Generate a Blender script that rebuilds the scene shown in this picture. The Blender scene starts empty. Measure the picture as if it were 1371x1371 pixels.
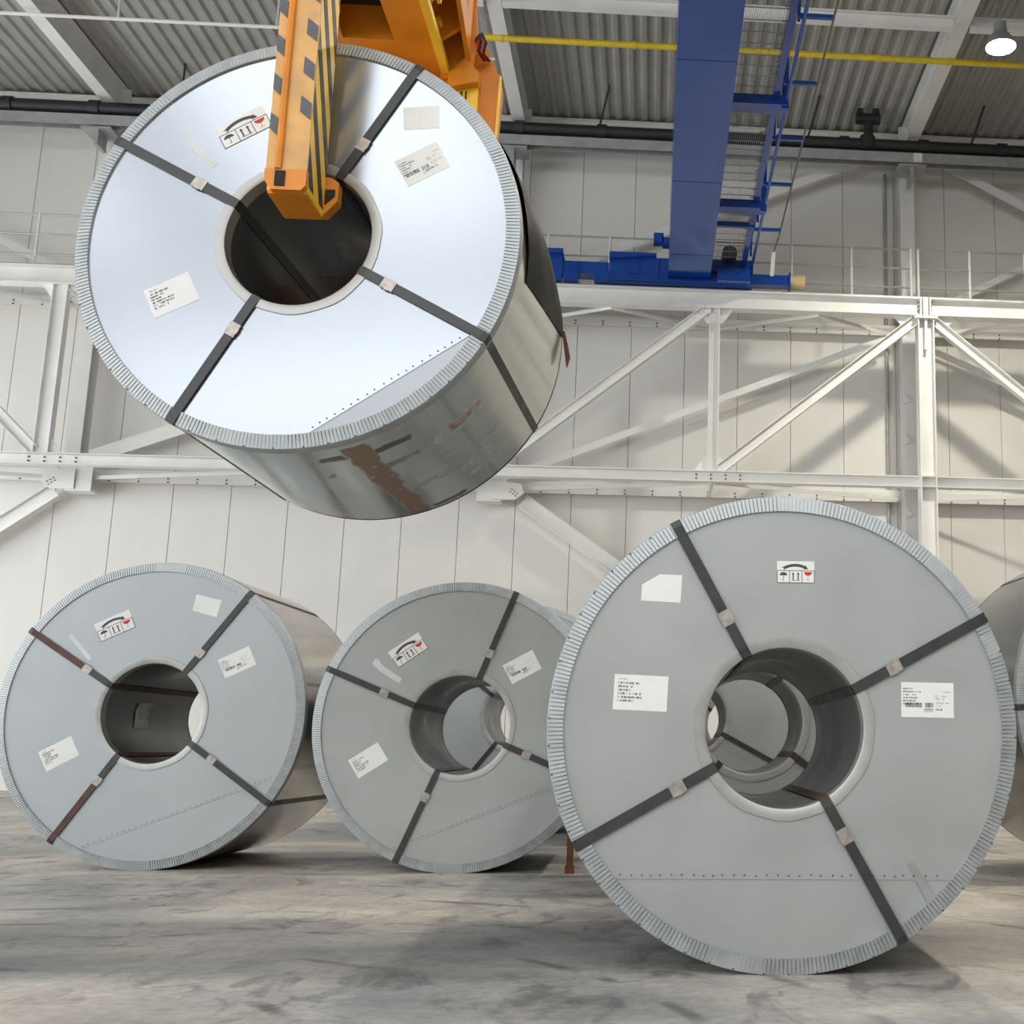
import bpy, math, random
from mathutils import Vector, Matrix
PI = math.pi
S = bpy.context.scene
COL = S.collection
random.seed(7)

# ------------------------------------------------------------------ camera
cd = bpy.data.cameras.new('camera'); cam = bpy.data.objects.new('camera', cd); COL.objects.link(cam)
YAW, PITCH, ROLL = 0.074948, 0.193724, 0.010225
fw = Vector((math.sin(YAW)*math.cos(PITCH), math.cos(YAW)*math.cos(PITCH), math.sin(PITCH)))
rt = Vector((math.cos(YAW), -math.sin(YAW), 0)); up = rt.cross(fw)
r2 = rt*math.cos(ROLL) + up*math.sin(ROLL); u2 = -rt*math.sin(ROLL) + up*math.cos(ROLL)
cam.matrix_world = Matrix(((r2.x, u2.x, -fw.x, 0), (r2.y, u2.y, -fw.y, 0), (r2.z, u2.z, -fw.z, 0.82), (0, 0, 0, 1)))
cd.sensor_fit = 'HORIZONTAL'; cd.sensor_width = 36.0; cd.lens = 36.0*1622.6/1371
cd.shift_x = 0.5 - 997.66/1371; cd.clip_start = 0.05; cd.clip_end = 200
S.camera = cam

# ------------------------------------------------------------------ world, exposure
w = bpy.data.worlds.new('overcast_sky'); S.world = w; w.use_nodes = True
bg = w.node_tree.nodes['Background']; bg.inputs[0].default_value = (0.92, 0.96, 1.0, 1); bg.inputs[1].default_value = 2.6
S.view_settings.view_transform = 'Standard'; S.view_settings.look = 'None'
S.view_settings.exposure = 0.82; S.view_settings.gamma = 1.0; S.view_settings.use_curve_mapping = False
S.cycles.use_denoising = True; S.cycles.adaptive_threshold = 0.025
S.cycles.max_bounces = 6; S.cycles.diffuse_bounces = 4; S.cycles.glossy_bounces = 3
S.cycles.sample_clamp_indirect = 6.0

HX0, HX1, HY0, HY1, ROOF = -18.0, 12.0, -15.0, 22.4, 13.05

def portal(name, loc, rot, sx, sy):
    l = bpy.data.lights.new(name, 'AREA'); l.shape = 'RECTANGLE'; l.size = sx; l.size_y = sy
    l.cycles.is_portal = True
    o = bpy.data.objects.new(name, l); COL.objects.link(o); o.location = loc; o.rotation_euler = rot
portal('window_portal_front', (-4.5, HY0+0.2, 10.4), (PI/2, 0, 0), 25, 4.0)
portal('gate_portal_side', (HX0+0.2, 3.5, 3.9), (PI/2, 0, -PI/2), 35, 7.2)
for i_, (a_, b_) in enumerate(((-17.4, -12.8), (-11.0, -4.6), (-2.6, 3.8), (5.8, 10.5))): portal('rooflight_portal', ((a_+b_)/2, -8.5, ROOF-0.05), (0, 0, 0), b_-a_, 9.0)  # portals for the rooflight bays added out of view

# ------------------------------------------------------------------ materials
M = {}
def mat(name, col, rough=0.5, metal=0.0, var=0.12, scale=6.0, stretch=(1, 1, 1), bump=0.0, bscale=60.0, rvar=0.1, detail=6, emis=None):
    m = bpy.data.materials.new(name); m.use_nodes = True; n = m.node_tree.nodes; L = m.node_tree.links
    b = n['Principled BSDF']; b.inputs['Metallic'].default_value = metal
    tc = n.new('ShaderNodeTexCoord'); mp = n.new('ShaderNodeMapping'); mp.inputs['Scale'].default_value = stretch
    L.new(tc.outputs['Object'], mp.inputs['Vector'])
    nz = n.new('ShaderNodeTexNoise'); nz.inputs['Scale'].default_value = scale; nz.inputs['Detail'].default_value = detail
    L.new(mp.outputs[0], nz.inputs['Vector'])
    mr = n.new('ShaderNodeMapRange'); mr.inputs['From Min'].default_value = 0.3; mr.inputs['From Max'].default_value = 0.7
    mr.inputs['To Min'].default_value = 1-var; mr.inputs['To Max'].default_value = 1+var*0.6
    L.new(nz.outputs['Fac'], mr.inputs['Value'])
    mx = n.new('ShaderNodeMix'); mx.data_type = 'RGBA'; mx.blend_type = 'MULTIPLY'; mx.inputs[0].default_value = 1
    mx.inputs[6].default_value = (*col, 1); L.new(mr.outputs[0], mx.inputs[7]); L.new(mx.outputs[2], b.inputs['Base Color'])
    rr = n.new('ShaderNodeMapRange'); rr.inputs['From Min'].default_value = 0.3; rr.inputs['From Max'].default_value = 0.7
    rr.inputs['To Min'].default_value = max(0.02, rough-rvar); rr.inputs['To Max'].default_value = min(1, rough+rvar)
    L.new(nz.outputs['Fac'], rr.inputs['Value']); L.new(rr.outputs[0], b.inputs['Roughness'])
    if bump:
        n2 = n.new('ShaderNodeTexNoise'); n2.inputs['Scale'].default_value = bscale; L.new(mp.outputs[0], n2.inputs['Vector'])
        bp = n.new('ShaderNodeBump'); bp.inputs['Strength'].default_value = bump; bp.inputs['Distance'].default_value = 0.01
        L.new(n2.outputs['Fac'], bp.inputs['Height']); L.new(bp.outputs[0], b.inputs['Normal'])
    if emis:
        b.inputs['Emission Color'].default_value = (*emis[0], 1); b.inputs['Emission Strength'].default_value = emis[1]
    M[name] = m
    return m

mat('panel', (0.76, 0.735, 0.685), 0.55, 0, 0.05, 0.8, (1, 1, 0.3), 0.05, 30)
mat('backing', (0.52, 0.51, 0.48), 0.8)
mat('white_steel', (0.82, 0.81, 0.77), 0.45, 0, 0.06, 2.0)
mat('deck', (0.40, 0.39, 0.355), 0.5, 0.1, 0.12, 3.0)
mat('dark_wall', (0.10, 0.10, 0.095), 0.8)
mat('plaster', (0.55, 0.54, 0.52), 0.8)
mat('blue', (0.006, 0.058, 0.31), 0.14, 0, 0.08, 1.5, rvar=0.02)
mat('orange', (0.74, 0.25, 0.012), 0.42, 0, 0.16, 5.0, bump=0.05, bscale=40)
mat('yellow', (1.0, 0.62, 0.05), 0.42, 0, 0.12, 6.0)
mat('worn_orange', (0.74, 0.41, 0.13), 0.5, 0, 0.22, 7.0)
mat('black_paint', (0.03, 0.028, 0.022), 0.5, 0, 0.3, 12)
mat('worn_black', (0.10, 0.105, 0.12), 0.5, 0, 0.35, 16)
mat('dark_hole', (0.02, 0.012, 0.008), 0.8)
mat('black_pipe', (0.018, 0.018, 0.02), 0.55)
mat('black_film', (0.008, 0.008, 0.007), 0.5, 0, 0.3, 4).node_tree.nodes['Principled BSDF'].inputs['Specular IOR Level'].default_value = 0.12
mat('face_stain', (0.33, 0.34, 0.325), 0.5, 0.3)
mat('galv', (0.42, 0.43, 0.43), 0.45, 0.4, 0.15, 5)
mat('yellow_pipe', (0.75, 0.55, 0.03), 0.45)
mat('strap', (0.055, 0.055, 0.055), 0.42, 0.4, 0.2, 14)
mat('strap_rust', (0.11, 0.05, 0.035), 0.6, 0.1, 0.5, 9)
mat('seal', (0.42, 0.38, 0.34), 0.4, 0.6, 0.3, 40)
mat('paper', (0.83, 0.82, 0.78), 0.6, 0, 0.03, 10)
mat('ink', (0.06, 0.06, 0.06), 0.6)
mat('faint_ink', (0.42, 0.41, 0.40), 0.6)
mat('red_ink', (0.60, 0.03, 0.015), 0.6)
mat('tape', (0.66, 0.68, 0.68), 0.5)
mat('clear_tape', (0.62, 0.62, 0.58), 0.3, 0, 0.3, 20)
mat('ring', (0.46, 0.48, 0.48), 0.48, 0.55, 0.14, 14, rvar=0.08)
mat('core_ring', (0.42, 0.415, 0.39), 0.40, 0.5, 0.14, 9)
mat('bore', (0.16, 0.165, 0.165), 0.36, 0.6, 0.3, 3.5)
mat('rust', (0.13, 0.04, 0.02), 0.8, 0, 0.4, 14)
mat('rubber', (0.66, 0.50, 0.26), 0.7)
mat('lamp_glow', (1, 1, 0.95), 0.5, emis=((1.0, 0.97, 0.86), 40.0))
mat('rope', (0.16, 0.15, 0.12), 0.6, 0.3)
mat('face_blue', (0.405, 0.43, 0.435), 0.46, 0.35, 0.05, 3.0, bump=0.02, bscale=9)
mat('face_grey', (0.40, 0.41, 0.395), 0.46, 0.35, 0.06, 3.0, bump=0.02, bscale=9)
mat('face_bright', (0.345, 0.365, 0.395), 0.22, 0.8, 0.0, 1.5, rvar=0.0, detail=2)
mat('face_lower', (0.33, 0.34, 0.355), 0.36, 0.6, 0.0, 1.5, rvar=0.0, detail=2)
mat('rivet', (0.12, 0.12, 0.12), 0.5, 0.5)
mat('cable_red', (0.5, 0.06, 0.02), 0.5)

def mat_floor():
    m = bpy.data.materials.new('concrete'); m.use_nodes = True; n = m.node_tree.nodes; L = m.node_tree.links
    b = n['Principled BSDF']; tc = n.new('ShaderNodeTexCoord')
    def noise(scale, stretch, detail=8, dist=0.0, off=(0, 0, 0)):
        mp = n.new('ShaderNodeMapping'); mp.inputs['Scale'].default_value = stretch; mp.inputs['Location'].default_value = off
        L.new(tc.outputs['Object'], mp.inputs['Vector'])
        z = n.new('ShaderNodeTexNoise'); z.inputs['Scale'].default_value = scale; z.inputs['Detail'].default_value = detail
        z.inputs['Distortion'].default_value = dist; z.inputs['Roughness'].default_value = 0.62; L.new(mp.outputs[0], z.inputs['Vector'])
        return z.outputs['Fac']
    def ramp(src, p0, c0, p1, c1):
        r = n.new('ShaderNodeValToRGB'); r.color_ramp.elements[0].position = p0; r.color_ramp.elements[0].color = (*c0, 1)
        r.color_ramp.elements[1].position = p1; r.color_ramp.elements[1].color = (*c1, 1); L.new(src, r.inputs[0]); return r.outputs[0]
    def mul(a, c, f=1.0):
        x = n.new('ShaderNodeMix'); x.data_type = 'RGBA'; x.blend_type = 'MULTIPLY'; x.inputs[0].default_value = f
        L.new(a, x.inputs[6]); L.new(c, x.inputs[7]); return x.outputs[2]
    base = ramp(noise(0.42, (0.8, 1, 1), 12, 0.2, (1.7, 0.4, 0)), 0.38, (0.33, 0.33, 0.33), 0.60, (0.60, 0.54, 0.46))
    streak = ramp(noise(1.7, (0.8, 0.8, 1), 15, 0.2), 0.34, (0.55, 0.56, 0.58), 0.58, (1, 1, 1))
    scuff = ramp(noise(3.2, (1.0, 0.55, 1), 15, 1.4, (3, 7, 0)), 0.36, (0.42, 0.42, 0.44), 0.46, (1, 1, 1))
    fine = ramp(noise(30, (0.7, 0.7, 1), 6), 0.32, (0.78, 0.78, 0.78), 0.68, (1.10, 1.10, 1.10))
    # trodden grey lane across the floor, partly the largest coil's shadow painted in
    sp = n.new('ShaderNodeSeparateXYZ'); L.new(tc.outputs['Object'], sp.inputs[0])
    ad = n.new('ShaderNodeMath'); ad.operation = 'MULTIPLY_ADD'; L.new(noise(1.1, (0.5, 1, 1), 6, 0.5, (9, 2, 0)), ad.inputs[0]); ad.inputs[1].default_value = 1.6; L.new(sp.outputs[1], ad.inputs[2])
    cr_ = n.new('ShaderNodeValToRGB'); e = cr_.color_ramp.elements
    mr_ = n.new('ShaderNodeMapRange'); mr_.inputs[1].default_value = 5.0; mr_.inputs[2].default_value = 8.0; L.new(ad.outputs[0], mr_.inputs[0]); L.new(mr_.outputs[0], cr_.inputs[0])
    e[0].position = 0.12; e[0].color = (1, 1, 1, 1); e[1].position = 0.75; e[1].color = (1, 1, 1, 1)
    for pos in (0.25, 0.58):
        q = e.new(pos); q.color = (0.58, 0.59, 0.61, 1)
    wv = n.new('ShaderNodeTexWave'); wv.wave_type = 'RINGS'; wv.rings_direction = 'Z'; wv.inputs['Scale'].default_value = 0.55; wv.inputs['Distortion'].default_value = 1.6; wv.inputs['Detail'].default_value = 3; wv.inputs['Detail Scale'].default_value = 0.7
    wm = n.new('ShaderNodeMapping'); wm.inputs['Location'].default_value = (2.6, -3.2, 0); L.new(tc.outputs['Object'], wm.inputs['Vector']); L.new(wm.outputs[0], wv.inputs['Vector'])
    skid = ramp(wv.outputs['Fac'], 0.0, (0.45, 0.45, 0.46), 0.05, (1, 1, 1)); gate = ramp(noise(1.6, (1, 1, 1), 8, 0.5, (5, 1, 0)), 0.50, (0, 0, 0), 0.60, (1, 1, 1))
    sk = n.new('ShaderNodeMix'); sk.data_type = 'RGBA'; L.new(gate, sk.inputs[0]); sk.inputs[6].default_value = (1, 1, 1, 1); L.new(skid, sk.inputs[7])
    fine = mul(fine, sk.outputs[2])
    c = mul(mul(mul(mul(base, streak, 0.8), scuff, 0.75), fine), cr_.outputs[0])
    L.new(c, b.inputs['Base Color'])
    rg = n.new('ShaderNodeMapRange'); rg.inputs['To Min'].default_value = 0.35; rg.inputs['To Max'].default_value = 0.62
    L.new(noise(3.0, (0.3, 1.5, 1)), rg.inputs['Value']); L.new(rg.outputs[0], b.inputs['Roughness'])
    bp = n.new('ShaderNodeBump'); bp.inputs['Strength'].default_value = 0.06; L.new(noise(40, (1, 1, 1), 3), bp.inputs['Height']); L.new(bp.outputs[0], b.inputs['Normal'])
    M['concrete'] = m
mat_floor()

def mat_wrap(name, base, rough, marks, R, L_):
    """steel outer wrap; marks = list of (theta0, theta1, y0, y1, colour, strength): rust and scrape marks laid round the coil"""
    m = bpy.data.materials.new(name); m.use_nodes = True; n = m.node_tree.nodes; K = m.node_tree.links
    b = n['Principled BSDF']; b.inputs['Metallic'].default_value = 0.75
    tc = n.new('ShaderNodeTexCoord'); sp = n.new('ShaderNodeSeparateXYZ'); K.new(tc.outputs['Object'], sp.inputs[0])
    def math_(op, a, c=None):
        q = n.new('ShaderNodeMath'); q.operation = op
        for i, v in enumerate((a, c)):
            if v is None: continue
            if isinstance(v, (int, float)): q.inputs[i].default_value = v
            else: K.new(v, q.inputs[i])
        return q.outputs[0]
    zz = math_('SUBTRACT', sp.outputs[2], R); th = math_('ARCTAN2', zz, sp.outputs[0])
    nz = n.new('ShaderNodeTexNoise'); nz.inputs['Scale'].default_value = 9; nz.inputs['Detail'].default_value = 8; K.new(tc.outputs['Object'], nz.inputs['Vector'])
    jit = math_('MULTIPLY', math_('SUBTRACT', nz.outputs['Fac'], 0.5), 0.09)
    th2 = math_('ADD', th, jit); y2 = math_('ADD', sp.outputs[1], math_('MULTIPLY', jit, 0.6))
    # cloudy handling smears stretched round the coil
    cb = n.new('ShaderNodeCombineXYZ'); K.new(math_('MULTIPLY', th, 1.6), cb.inputs[0]); K.new(math_('MULTIPLY', sp.outputs[1], 5.0), cb.inputs[1])
    n2 = n.new('ShaderNodeTexNoise'); n2.inputs['Scale'].default_value = 2.2; n2.inputs['Detail'].default_value = 9; n2.inputs['Roughness'].default_value = 0.65; K.new(cb.outputs[0], n2.inputs['Vector'])
    n3 = n.new('ShaderNodeTexNoise'); n3.inputs['Scale'].default_value = 16; n3.inputs['Detail'].default_value = 6; K.new(tc.outputs['Object'], n3.inputs['Vector'])
    r = n.new('ShaderNodeValToRGB'); r.color_ramp.elements[0].position = 0.3; r.color_ramp.elements[0].color = tuple(x*0.86 for x in base)+(1,)
    r.color_ramp.elements[1].position = 0.72; r.color_ramp.elements[1].color = tuple(min(1, x*1.06) for x in base)+(1,)
    K.new(n2.outputs['Fac'], r.inputs[0]); col = r.outputs[0]; rustfac = None
    for (t0, t1, y0, y1, c, s) in marks:
        def soft(v, lo, hi, wdt):
            a = n.new('ShaderNodeMapRange'); a.interpolation_type = 'SMOOTHSTEP'; K.new(v, a.inputs[0]); a.inputs[1].default_value = lo-wdt; a.inputs[2].default_value = lo+wdt
            d = n.new('ShaderNodeMapRange'); d.interpolation_type = 'SMOOTHSTEP'; K.new(v, d.inputs[0]); d.inputs[1].default_value = hi-wdt; d.inputs[2].default_value = hi+wdt
            d.inputs[3].default_value = 1; d.inputs[4].default_value = 0
            return math_('MULTIPLY', a.outputs[0], d.outputs[0])
        brk = n.new('ShaderNodeMapRange'); brk.interpolation_type = 'SMOOTHSTEP'; K.new(n3.outputs['Fac'], brk.inputs[0]); brk.inputs[1].default_value = 0.62-0.5*s; brk.inputs[2].default_value = 0.62-0.5*s+0.16
        f = math_('MULTIPLY', math_('MULTIPLY', math_('MULTIPLY', soft(th2, t0, t1, 0.010), soft(y2, y0, y1, 0.010)), s), brk.outputs[0])
        x = n.new('ShaderNodeMix'); x.data_type = 'RGBA'; K.new(f, x.inputs[0]); K.new(col, x.inputs[6]); x.inputs[7].default_value = (*c, 1); col = x.outputs[2]
        rustfac = f if rustfac is None else math_('MAXIMUM', rustfac, f)
    K.new(col, b.inputs['Base Color'])
    rg = n.new('ShaderNodeMapRange'); K.new(n2.outputs['Fac'], rg.inputs[0]); rg.inputs[3].default_value = max(0.03, rough-0.06); rg.inputs[4].default_value = rough+0.10
    ro = rg.outputs[0]
    if rustfac is not None:
        ro = math_('ADD', ro, math_('MULTIPLY', rustfac, 0.35)); K.new(math_('SUBTRACT', 0.75, math_('MULTIPLY', rustfac, 0.35)), b.inputs['Metallic'])
    K.new(ro, b.inputs['Roughness'])
    M[name] = m

# ------------------------------------------------------------------ mesh helpers
class MB:
    def __init__(self): self.v = []; self.f = []; self.mi = []
    def add(self, vs, fs, mi=0):
        o = len(self.v); self.v += [tuple(x) for x in vs]; self.f += [tuple(i+o for i in f) for f in fs]; self.mi += [mi]*len(fs); return self
    def box(self, x0, x1, y0, y1, z0, z1, mi=0):
        v = [(x, y, z) for z in (z0, z1) for y in (y0, y1) for x in (x0, x1)]
        return self.add(v, [(0, 2, 3, 1), (4, 5, 7, 6), (0, 1, 5, 4), (2, 6, 7, 3), (0, 4, 6, 2), (1, 3, 7, 5)], mi)
    def prism(self, pts, ax, a0, a1, mi=0):
        """closed 2-D outline extruded along axis ax between a0 and a1"""
        n = len(pts)
        def P(p, a):
            return {'y': (p[0], a, p[1]), 'x': (a, p[0], p[1]), 'z': (p[0], p[1], a)}[ax]
        v = [P(p, a0) for p in pts]+[P(p, a1) for p in pts]
        area = sum(pts[i][0]*pts[(i+1) % n][1]-pts[(i+1) % n][0]*pts[i][1] for i in range(n))
        fl = (area > 0) ^ (ax == 'y') ^ (a1 < a0)
        f = [tuple(range(n))[::-1], tuple(range(n, 2*n))]+[(i, (i+1) % n, n+(i+1) % n, n+i) for i in range(n)]
        if not fl: f = [q[::-1] for q in f]
        return self.add(v, f, mi)
    def tube(self, pts, r, n=10, caps=True, mi=0):
        pts = [Vector(p) for p in pts]; rings = []; base = len(self.v); vs = []
        for i, p in enumerate(pts):
            d = (pts[min(i+1, len(pts)-1)]-pts[max(i-1, 0)]).normalized()
            a = d.orthogonal().normalized() if i == 0 else (pa - d*pa.dot(d)).normalized()
            pa = a; c = d.cross(a); rr = r[i] if isinstance(r, (list, tuple)) else r
            vs += [p+(a*math.cos(2*PI*k/n)+c*math.sin(2*PI*k/n))*rr for k in range(n)]
        fs = []
        for i in range(len(pts)-1):
            for k in range(n):
                fs.append((i*n+k, i*n+(k+1) % n, (i+1)*n+(k+1) % n, (i+1)*n+k))
        if caps:
            fs.append(tuple(range(n))[::-1]); fs.append(tuple(range((len(pts)-1)*n, len(pts)*n)))
        return self.add(vs, fs, mi)
    def beam(self, p, q, prof, nrm=(0, 1, 0), mi=0):
        """profile outline (a along in-plane normal, b along nrm) swept from p to q"""
        p, q = Vector(p), Vector(q); d = (q-p).normalized(); bN = Vector(nrm); bN = (bN-d*bN.dot(d)).normalized(); a = bN.cross(d)
        n = len(prof); vs = [o+a*s+bN*t for o in (p, q) for s, t in prof]
        fs = [tuple(range(n)), tuple(range(n, 2*n))[::-1]]+[(i, n+i, n+(i+1) % n, (i+1) % n) for i in range(n)]
        return self.add(vs, fs, mi)
    def build(self, name, m, parent=None, smooth=False, loc=None):
        me = bpy.data.meshes.new(name); me.from_pydata(self.v, [], self.f); 
        for x in (m if isinstance(m, (list, tuple)) else [m]): me.materials.append(M[x] if isinstance(x, str) else x)
        if max(self.mi, default=0): me.polygons.foreach_set('material_index', self.mi)
        import bmesh
        bm = bmesh.new(); bm.from_mesh(me); bmesh.ops.recalc_face_normals(bm, faces=bm.faces); bm.to_mesh(me); bm.free()
        if smooth: me.polygons.foreach_set('use_smooth', [True]*len(me.polygons)); me.set_sharp_from_angle(angle=math.radians(35))
        o = bpy.data.objects.new(name, me); COL.objects.link(o)
        if parent: o.parent = parent
        if loc: o.location = loc
        return o
def hsec(h, b, tw=0.012, tf=0.016):
    """I section: depth h in-plane, flange width b along the normal"""
    H, B, t = h/2, b/2, tw/2
    return [(-H, -B), (-H+tf, -B), (-H+tf, -t), (H-tf, -t), (H-tf, -B), (H, -B), (H, B), (H-tf, B), (H-tf, t), (-H+tf, t), (-H+tf, B), (-H, B)]
def rsec(h, b): return [(-h/2, -b/2), (h/2, -b/2), (h/2, b/2), (-h/2, b/2)]
def empty(name, loc=(0, 0, 0), rot=(0, 0, 0)):
    o = bpy.data.objects.new(name, None); COL.objects.link(o); o.location = loc; o.rotation_euler = rot; o.empty_display_size = 0.2; return o
def tag(o, label, cat, group=None):
    o['label'] = label; o['category'] = cat
    if group: o['group'] = group
    return o
def struct(o): o['kind'] = 'structure'; return o
def copy_obj(o, parent, loc):
    c = o.copy(); COL.objects.link(c); c.parent = parent; c.location = loc; return c

# ------------------------------------------------------------------ the hall
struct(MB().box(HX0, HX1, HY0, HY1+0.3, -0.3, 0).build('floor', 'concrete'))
wb = struct(MB().box(HX0, HX1, HY1+0.06, HY1+0.3, 0, ROOF+0.4).build('wall_back', 'backing'))
PW = 1.031
pm = MB(); hw = PW/2-0.003
pm.prism([(-hw, 0.06), (-hw, 0.010), (-hw+0.005, 0), (hw-0.005, 0), (hw, 0.010), (hw, 0.06)], 'z', 0, ROOF+0.1)
first = None
x = -1.584-PW*15.5
while x < HX1-0.5:
    if x > HX0+0.5:
        if first is None: first = pm.build('wall_panel', 'panel', wb); first.location = (x, HY1, 0)
        else: copy_obj(first, wb, (x, HY1, 0))
    x += PW
# side wall right (solid), unseen left and front walls with openings shaped for light
struct(MB().box(HX1, HX1+0.2, HY0, HY1+0.3, 0, ROOF+0.4).build('wall_right', 'dark_wall'))
lw = MB().box(HX0-0.2, HX0, HY0, HY1+0.3, 0, 0.3).box(HX0-0.2, HX0, HY0, HY1+0.3, 7.5, ROOF+0.4)
struct(lw.build('wall_left', 'plaster'))
fwll = MB().box(HX0, HX1, HY0-0.2, HY0, 0, 8.4).box(HX0, -17.0, HY0-0.2, HY0, 8.4, 12.4).box(8.0, HX1, HY0-0.2, HY0, 8.4, 12.4).box(HX0, HX1, HY0-0.2, HY0, 12.4, ROOF+0.4)
struct(fwll.build('wall_front', 'plaster'))
wl = MB()
for i in range(16): wl.box(HX0-0.15, HX0-0.05, HY0+2.4*i, HY0+2.4*i+0.08, 0.3, 7.5)
wl.box(HX0-0.14, HX0-0.06, HY0, HY1, 3.9, 3.98); struct(wl.build('window_1', 'white_steel'))
wf = MB()
for i in range(13): wf.box(HX0+2.4*i, HX0+2.4*i+0.08, HY0-0.15, HY0-0.05, 8.4, 12.4)
wf.box(HX0, HX1, HY0-0.14, HY0-0.06, 10.3, 10.38); struct(wf.build('window_2', 'white_steel'))
# trapezoidal roof deck, ribs running away from the camera
dk = MB(); pitch = 0.25
for ya, yb_ in ((-4.0, HY1), (HY0, -13.0)):
    dk.box(HX0, HX1, ya, yb_, ROOF+0.045, ROOF+0.10)
    x = HX0+0.02
    while x < HX1-0.2:
        dk.prism([(x, ROOF+0.044), (x+0.045, ROOF), (x+0.115, ROOF), (x+0.16, ROOF+0.044)], 'y', ya, yb_); x += pitch
for a_, b_ in ((HX0, -17.4), (-12.8, -11.0), (-4.6, -2.6), (3.8, 5.8), (10.5, HX1)): dk.box(a_, b_, -13.0, -4.0, ROOF+0.02, ROOF+0.10)
struct(dk.build('ceiling', 'deck'))
struct(MB().box(HX0, HX1, -4.0, HY1+0.3, ROOF+0.14, ROOF+0.3).box(HX0, HX1, HY0, -13.0, ROOF+0.14, ROOF+0.3).build('trim_1', 'backing'))
rl = MB()
for i in range(13): rl.box(HX0+2.4*i, HX0+2.4*i+0.1, -13.0, -4.0, ROOF+0.1, ROOF+0.2)
for y in (-13.1, -8.55, -4.0): rl.box(HX0, HX1, y, y+0.1, ROOF+0.05, ROOF+0.2)
struct(rl.build('added_rooflight', 'white_steel'))  # unseen rooflights behind the camera, added so the lifted coil's face reflects bright
struct(MB().beam((HX0, HY1-0.16, ROOF-0.19), (HX1, HY1-0.16, ROOF-0.19), hsec(0.3, 0.14)).build('trim_2', 'white_steel'))   # eave beam

# ------------------------------------------------------------------ roof steel and services
for x, lab in ((-10.34, 'white steel roof rafter at the far left above the hanging coil'), (-2.79, 'white steel roof rafter behind the orange grab, middle of three'),
               (4.82, 'white steel roof rafter between the blue crane and the ceiling lamp')):
    r_ = empty('roof_rafter', (x, 0, ROOF-0.52)); tag(r_, lab, 'beam', 'roof rafters')
    MB().beam((0, HY0, 0.26), (0, HY1-0.45, 0.26), hsec(0.52, 0.24, 0.014, 0.02), (1, 0, 0)).build('beam', 'white_steel', r_)
    MB().box(-0.19, 0.19, HY1-0.47, HY1-0.42, -0.05, 0.5).build('end_plate', 'white_steel', r_)
cb_ = [(-10.2, -2.95, 'white cross beam under the roof deck on the left'), (-2.65, 4.68, 'white cross beam under the roof deck crossing behind the blue girder'), (4.96, 12, 'white cross beam under the roof deck beside the ceiling lamp')]
for a, b, lab in cb_:
    o = MB().beam((a, 17.7, 12.56), (b, 17.7, 12.56), hsec(0.2, 0.16)).build('cross_beam', 'white_steel'); tag(o, lab, 'beam', 'roof cross beams')
g = empty('gas_pipe', (0, 18.7, 12.5)); tag(g, 'long yellow pipe running under the roof deck', 'pipe')
MB().tube([(-5.2, 0, 0), (HX1, 0, 0)], 0.055, 12).build('pipe', 'yellow_pipe', g, True)
for x in (-2.78, -0.55, 1.7, 3.62, 4.82, 6.9, 9.0): MB().tube([(x-0.025, 0, 0), (x+0.025, 0, 0)], 0.068, 12).build('pipe_clamp', 'yellow_pipe', g, True)
g = empty('conduit', (0, 18.6, 12.42)); tag(g, 'thin white conduit hanging under the roof deck, top left', 'pipe')
MB().tube([(-17, 0, 0), (-4.6, 0, 0)], 0.03, 8).build('pipe', 'white_steel', g, True)
for x in (-13.5, -8.95, -6.42): MB().tube([(x, 0, 0), (x, 0, 0.64)], 0.02, 6).build('hanger_rod', 'white_steel', g)
g = pipe_root = empty('drain_pipe', (0, 21.4, 12.33)); tag(g, 'thick black pipe running along the eaves above the wall', 'pipe')
MB().tube([(HX0, 0, 0), (HX1, 0, 0)], 0.115, 16).build('pipe', 'black_pipe', g, True)
x = -16.7
while x < HX1: MB().tube([(x-0.09, 0, 0), (x+0.09, 0, 0)], 0.145, 16).build('coupling', 'black_pipe', g, True); x += 1.55
for x in (-14.2, -9.0, -5.2, -1.25, 2.75, 5.95, 9.2): MB().tube([(x, 0, 0.1), (x+0.18, -0.4, 0.75)], 0.022, 6).build('hanger_rod', 'black_pipe', g)
g = empty('cable_tray', (0, 21.4, 11.95)); tag(g, 'galvanised cable tray running just below the black pipe', 'cable tray')
MB().beam((HX0, 0, 0.1), (HX1, 0, 0.1), [(-0.1, -0.1), (0.1, -0.1), (0.1, -0.088), (-0.088, -0.088), (-0.088, 0.088), (0.1, 0.088), (0.1, 0.1), (-0.1, 0.1)]).build('channel', 'galv', g)
for x in (-10.42, -2.86, 4.77):
    b = MB().box(x-0.27, x+0.27, -0.08, 0.42, -0.05, -0.015).box(x-0.03, x+0.03, -0.02, 0.35, -0.34, -0.05).build('bracket', 'galv', g)
MB().box(4.78, 4.94, -0.16, -0.1, 0.0, 0.17).build('junction_box', 'white_steel', g)
vb = MB().tube([(3.9, -0.05, -0.145), (3.9, -0.05, 0.13), (3.92, -0.05, 0.15), (3.92, -0.05, 0.45)], [0.15, 0.15, 0.09, 0.09], 12).build('valve', 'black_pipe', pipe_root, True)
MB().tube([(3.68, -0.05, 0.51), (4.14, -0.05, 0.51)], 0.11, 10).build('valve_head', 'black_pipe', vb, True)
MB().box(3.7, 3.8, -0.17, -0.03, 0.57, 0.67).build('lug', 'black_pipe', vb); MB().box(4.0, 4.12, -0.15, -0.01, 0.57, 0.69).build('lug', 'black_pipe', vb)

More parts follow.
